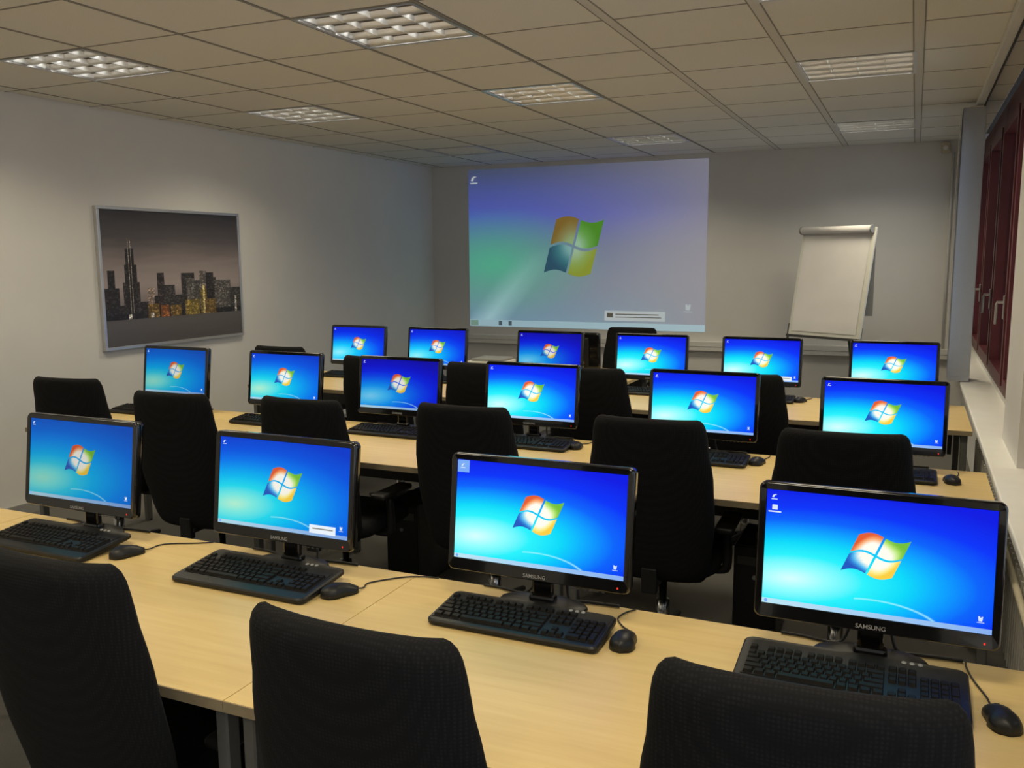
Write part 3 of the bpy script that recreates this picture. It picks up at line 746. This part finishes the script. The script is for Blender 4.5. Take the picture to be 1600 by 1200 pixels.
def chair(x, ytop, label, rotz=0):
    c, s = math.cos(rotz), math.sin(rotz)
    loc = (x+s*YTOP, ytop-c*YTOP, 0)
    if not used[0]:
        used[0] = True; ch0.location = loc; ch0.rotation_euler = (0, 0, rotz); ch0['label'] = label; return ch0
    return dup(ch0, loc, rotz, label)
chair(-1.53, -2.11, 'black office chair at the lower left edge, front desk row', .0)
chair(-.773, -2.15, 'black office chair in the lower centre at the desk seam', -.03)
c3 = chair(-.072, -2.095, 'black office chair at the lower right in front of the largest screen', .05); c3.scale = (1.0, 1.0, 1.012)
for x, y, rz, lab in [(-3.81, -.18, .12, 'leftmost of its row, against the left wall'), (-2.944, -.36, .05, 'second from the left wall'), (-2.30, -.28, 0, 'third from the left wall'), (-1.582, -.18, 0, 'fourth from the left wall'), (-.82, -.18, .03, 'second from the window sill'), (-.15, -.18, .05, 'beside the window sill')]:
    chair(x, y, 'black office chair at the middle desk row, '+lab, rz)
for x, y, rz, lab in [(-3.83, 1.50, 0, 'peeking over the second middle-row screen'), (-2.90, 1.20, 0, 'left of the darker blue screen'), (-2.15, 1.13, 0, 'between the third and fourth middle-row screens'), (-1.52, 1.15, 0, 'right of the fourth middle-row screen'), (-.73, 1.20, 0, 'right of the fifth middle-row screen')]:
    chair(x, y, 'black office chair at the far desk row, '+lab, rz)
chair(-2.06, 3.78, 'black office chair behind the far row near the front wall', PI)

# ------------------------------------------------------------------ things under and behind the desks
def tower(x, y, label):
    t = thing('computer_tower', label, 'computer', (x, y, 0), 0, 'black computer towers under the desks')
    obj('case', bx(-.09, .09, 0, .42, .012, .43, bev=.005, seg=1), 'dkgrey', t)
    obj('front_panel', bx(-.088, .088, -.015, 0, .014, .428, bev=.006), 'black', t)
    obj('drive_bay', bx(-.074, .074, -.018, -.014, .35, .39, bev=.001, seg=1), 'gloss', t)
    obj('power_button', lathe(B(), [(.010, 0), (.010, .003), (.007, .004)], 12), 'grey', t, True, (0, -.015, .30), (PI/2, 0, 0))
    for sx in (-.06, .06): obj('foot', bx(sx-.015, sx+.015, .03, .39, 0, .012), 'black', t)
tower(-2.21, .37, 'black computer tower on the floor under the middle row centre')
tower(-.505, .37, 'black computer tower on the floor under the middle row right desk')
# teacher's monitor seen from behind
t = thing('rear_facing_monitor', 'back of a black monitor turned to the front wall', 'monitor', (-2.37, 3.12, .73), PI)
link('base', base_me, t); link('neck', neck_me, t)
link('bezel', bez_me, t, (0, -.04, .015+MH/2), (-.05, 0, 0)); link('back_cover', back_me, t, (0, -.04, .015+MH/2), (-.05, 0, 0))
link('panel', quad_uv('panel', [(-SW/2, -.0405, .045), (SW/2, -.0405, .045), (SW/2, -.0405, .30), (-SW/2, -.0405, .30)], 'gloss'), t)
for k, s in enumerate((-.12, -.09, -.055)):
    obj('connector', bx(s-.012, s+.012, .005, .03, .085, .105), 'cream', t)
pr = thing('document_printer', 'low light grey printer with a dark lid on the table', 'printer', (-3.02, 3.10, .73))
obj('body', bx(-.155, .155, -.14, .14, .0, .085, bev=.008), 'board', pr)
obj('lid', bx(-.12, .14, -.12, .12, .085, .105, bev=.006), 'grey', pr)
obj('front_slot', bx(-.13, -.02, -.143, -.138, .045, .070), 'dkgrey', pr)
obj('paper_tray', bx(.0, .14, -.165, -.14, .02, .03), 'board', pr)
pst = thing('paper_stack', 'small stack of white paper on the far desk beside a screen foot', 'paper', (-1.86, 2.515, DESK))
for k in range(3): obj('sheet_bundle', bx(-.105+.004*k, .105+.003*k, -.06, .06-.003*k, .0065*k, .0065*(k+1)-.0006), 'paper', pst)
cc = B()
tube(cc, [(.05*math.cos(a*.9)*(1-.02*a)+.004*a, .035*math.sin(a*.9), .006+.0035*a) for a in range(0, 22)], .005, 6, 2)
tag(obj('coiled_cable', cc, 'cream', None, True, (-2.92, 2.49, DESK)), 'cream coloured coil of cable on the far desk', 'cable')

# loose power leads behind the front desk
for i, (pts, mt, lab) in enumerate([
    ([(-.62, -1.10, .30), (-.60, -1.12, .55), (-.56, -1.15, .69), (-.50, -1.13, .60), (-.46, -1.10, .25), (-.46, -1.08, .012)], 'cable', 'black lead hanging behind the front desk by the third screen'),
    ([(-1.34, -1.12, .012), (-1.32, -1.13, .45), (-1.28, -1.14, .66), (-1.20, -1.13, .64), (-1.14, -1.10, .40), (-1.12, -1.08, .012)], 'cable', 'black lead hanging behind the front desk near the seam')]):
    tag(obj('power_lead', tube(B(), pts, .005, 6, 4), mt, None, True), lab, 'cable')

# ------------------------------------------------------------------ projected desktop on the front wall
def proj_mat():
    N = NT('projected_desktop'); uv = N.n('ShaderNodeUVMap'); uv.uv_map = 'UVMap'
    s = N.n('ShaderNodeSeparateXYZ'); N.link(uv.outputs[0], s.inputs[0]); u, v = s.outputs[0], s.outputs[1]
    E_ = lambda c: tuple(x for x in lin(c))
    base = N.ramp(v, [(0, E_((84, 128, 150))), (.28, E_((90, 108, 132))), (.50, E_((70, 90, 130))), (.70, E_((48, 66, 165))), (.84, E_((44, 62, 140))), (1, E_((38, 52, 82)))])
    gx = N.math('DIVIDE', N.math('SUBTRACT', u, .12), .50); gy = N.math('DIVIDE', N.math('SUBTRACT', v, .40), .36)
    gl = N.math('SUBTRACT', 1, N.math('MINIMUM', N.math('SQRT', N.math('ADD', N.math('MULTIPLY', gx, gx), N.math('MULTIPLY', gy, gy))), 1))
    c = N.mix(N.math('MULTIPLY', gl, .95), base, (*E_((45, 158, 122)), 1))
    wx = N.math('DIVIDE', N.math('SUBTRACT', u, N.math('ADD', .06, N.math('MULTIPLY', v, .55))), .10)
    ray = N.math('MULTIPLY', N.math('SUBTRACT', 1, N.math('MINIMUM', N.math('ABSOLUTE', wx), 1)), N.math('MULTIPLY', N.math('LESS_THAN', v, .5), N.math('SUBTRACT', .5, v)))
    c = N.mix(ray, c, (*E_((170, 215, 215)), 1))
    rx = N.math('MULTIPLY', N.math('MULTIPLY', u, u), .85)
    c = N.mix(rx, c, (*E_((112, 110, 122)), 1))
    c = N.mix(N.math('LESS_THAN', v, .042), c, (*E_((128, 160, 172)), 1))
    N.link(c, N.b.inputs['Emission Color']); N.b.inputs['Emission Strength'].default_value = .95  # projector's light is put into the panel's own emission; no projector built
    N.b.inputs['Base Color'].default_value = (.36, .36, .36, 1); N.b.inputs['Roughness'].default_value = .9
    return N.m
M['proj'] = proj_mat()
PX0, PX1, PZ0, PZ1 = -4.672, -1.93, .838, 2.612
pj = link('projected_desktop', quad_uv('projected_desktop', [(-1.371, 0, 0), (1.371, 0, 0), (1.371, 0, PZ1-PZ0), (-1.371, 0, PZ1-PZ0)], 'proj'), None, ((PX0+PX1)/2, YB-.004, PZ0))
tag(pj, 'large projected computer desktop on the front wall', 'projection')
PPAL = {(0, 0): ((150, 120, 50), (160, 150, 90), (170, 200, 140)), (1, 0): ((90, 165, 45), (120, 190, 90), (180, 225, 190)), (0, 1): ((50, 95, 120), (70, 140, 150), (150, 205, 200)), (1, 1): ((165, 180, 60), (165, 195, 100), (185, 220, 180))}
for q in ((0, 0), (1, 0), (0, 1), (1, 1)):
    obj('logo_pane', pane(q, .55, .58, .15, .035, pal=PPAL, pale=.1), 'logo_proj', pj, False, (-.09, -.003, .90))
def pj_rect(nm, u0, u1, v0, v1, mat, y=-.003):
    a, b = -1.371+u0*2.742, -1.371+u1*2.742; h = PZ1-PZ0
    return obj(nm, rect_xz(a, b, v0*h, v1*h), mat, pj, False, (0, y, 0))
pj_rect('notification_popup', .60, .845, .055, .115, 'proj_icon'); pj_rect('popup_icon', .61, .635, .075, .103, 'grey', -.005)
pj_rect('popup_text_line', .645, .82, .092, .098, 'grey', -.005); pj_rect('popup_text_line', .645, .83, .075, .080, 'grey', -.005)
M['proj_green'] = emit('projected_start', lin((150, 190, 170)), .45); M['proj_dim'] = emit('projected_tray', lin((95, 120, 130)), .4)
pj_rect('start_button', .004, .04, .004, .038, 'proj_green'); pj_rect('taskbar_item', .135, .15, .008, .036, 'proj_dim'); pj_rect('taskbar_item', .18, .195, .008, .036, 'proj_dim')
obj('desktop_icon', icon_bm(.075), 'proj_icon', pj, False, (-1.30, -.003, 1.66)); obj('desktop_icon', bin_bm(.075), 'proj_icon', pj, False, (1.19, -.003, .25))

# ------------------------------------------------------------------ flip chart
th_, le_ = math.radians(30), math.radians(10.5)
ex = Vector((math.cos(th_), -math.sin(th_), 0)); ez = Vector((math.sin(th_)*math.sin(le_), math.cos(th_)*math.sin(le_), math.cos(le_))); ey = ez.cross(ex)
b0 = Vector((-.695, 5.2, .895))
BLc, BR = b0-ex*.375, b0+ex*.375; TL, TR = BLc+ez*1.0, BR+ez*1.0
ctr = (TL+TR+BR+BLc)/4
fl = thing('flip_chart', 'white flip chart easel with blank paper near the front wall', 'flip chart', (ctr.x, ctr.y, 0))
Mx = Matrix((ex, ey, ez)).transposed().to_4x4(); Mx.translation = Vector((0, 0, ctr.z))
def fpart(nm, bm, mat, smooth=False):
    bmesh.ops.transform(bm, matrix=Mx, verts=bm.verts); return obj(nm, bm, mat, fl, smooth)
fw, fh = .375, .50
fpart('board', bx(-fw, fw, .0, .02, -fh, fh-.01, bev=.003, seg=1), 'board')
bm = B(); prv = None
for k in range(15):
    z = -fh+.035+(2*fh-.06)*k/14; y = -.004-.004*abs(math.sin(k*1.1))*(1-k/14)
    cur = [bm.verts.new((-fw+.03, y, z)), bm.verts.new((fw-.045, y, z))]
    if prv: bm.faces.new((prv[0], prv[1], cur[1], cur[0]))
    prv = cur
fpart('paper_pad', bm, 'paper', True)
fpart('clamp_bar', tube(B(), [(-fw+.012, -.03, fh-.032), (fw-.025, -.03, fh-.032)], .033, 16), 'paper', True)
for s in (-fw+.006, fw-.022): fpart('clamp_end_cap', tube(B(), [(s-.006, -.03, fh-.032), (s+.006, -.03, fh-.032)], .037, 14), 'grey', False)
fpart('pen_tray', bx(-fw, fw, -.03, .01, -fh-.02, -fh), 'dkgrey')
def leg_to(a, b): return tube(B(), [a, b], .012, 8)
inv = Vector((ctr.x, ctr.y, 0))
for a, b in ((BLc+ez*.1, BLc-ez*.9+Vector((-.02, 0, -.02))), (BR+ez*.1, BR-ez*.9+Vector((.02, 0, -.02))), ((TL+TR)/2+Vector((0, .03, -.05)), Vector((-.40, 5.80, 0)))):
    obj('leg', leg_to(a+Vector((0, .025, 0))-inv, b-inv), 'dkgrey', fl, True)
bm = B()
a0 = TR+Vector((-.06, .05, -.03)); pts = [a0, a0+Vector((.0, .03, -.25)), a0+Vector((.01, .03, -.75))]
box(bm, -.12, .0, -.002, .002, -.76, 0)
obj('flipped_sheet', bm, 'grey', fl, False, tuple(TR+Vector((-.005, .055, -.03))-inv))
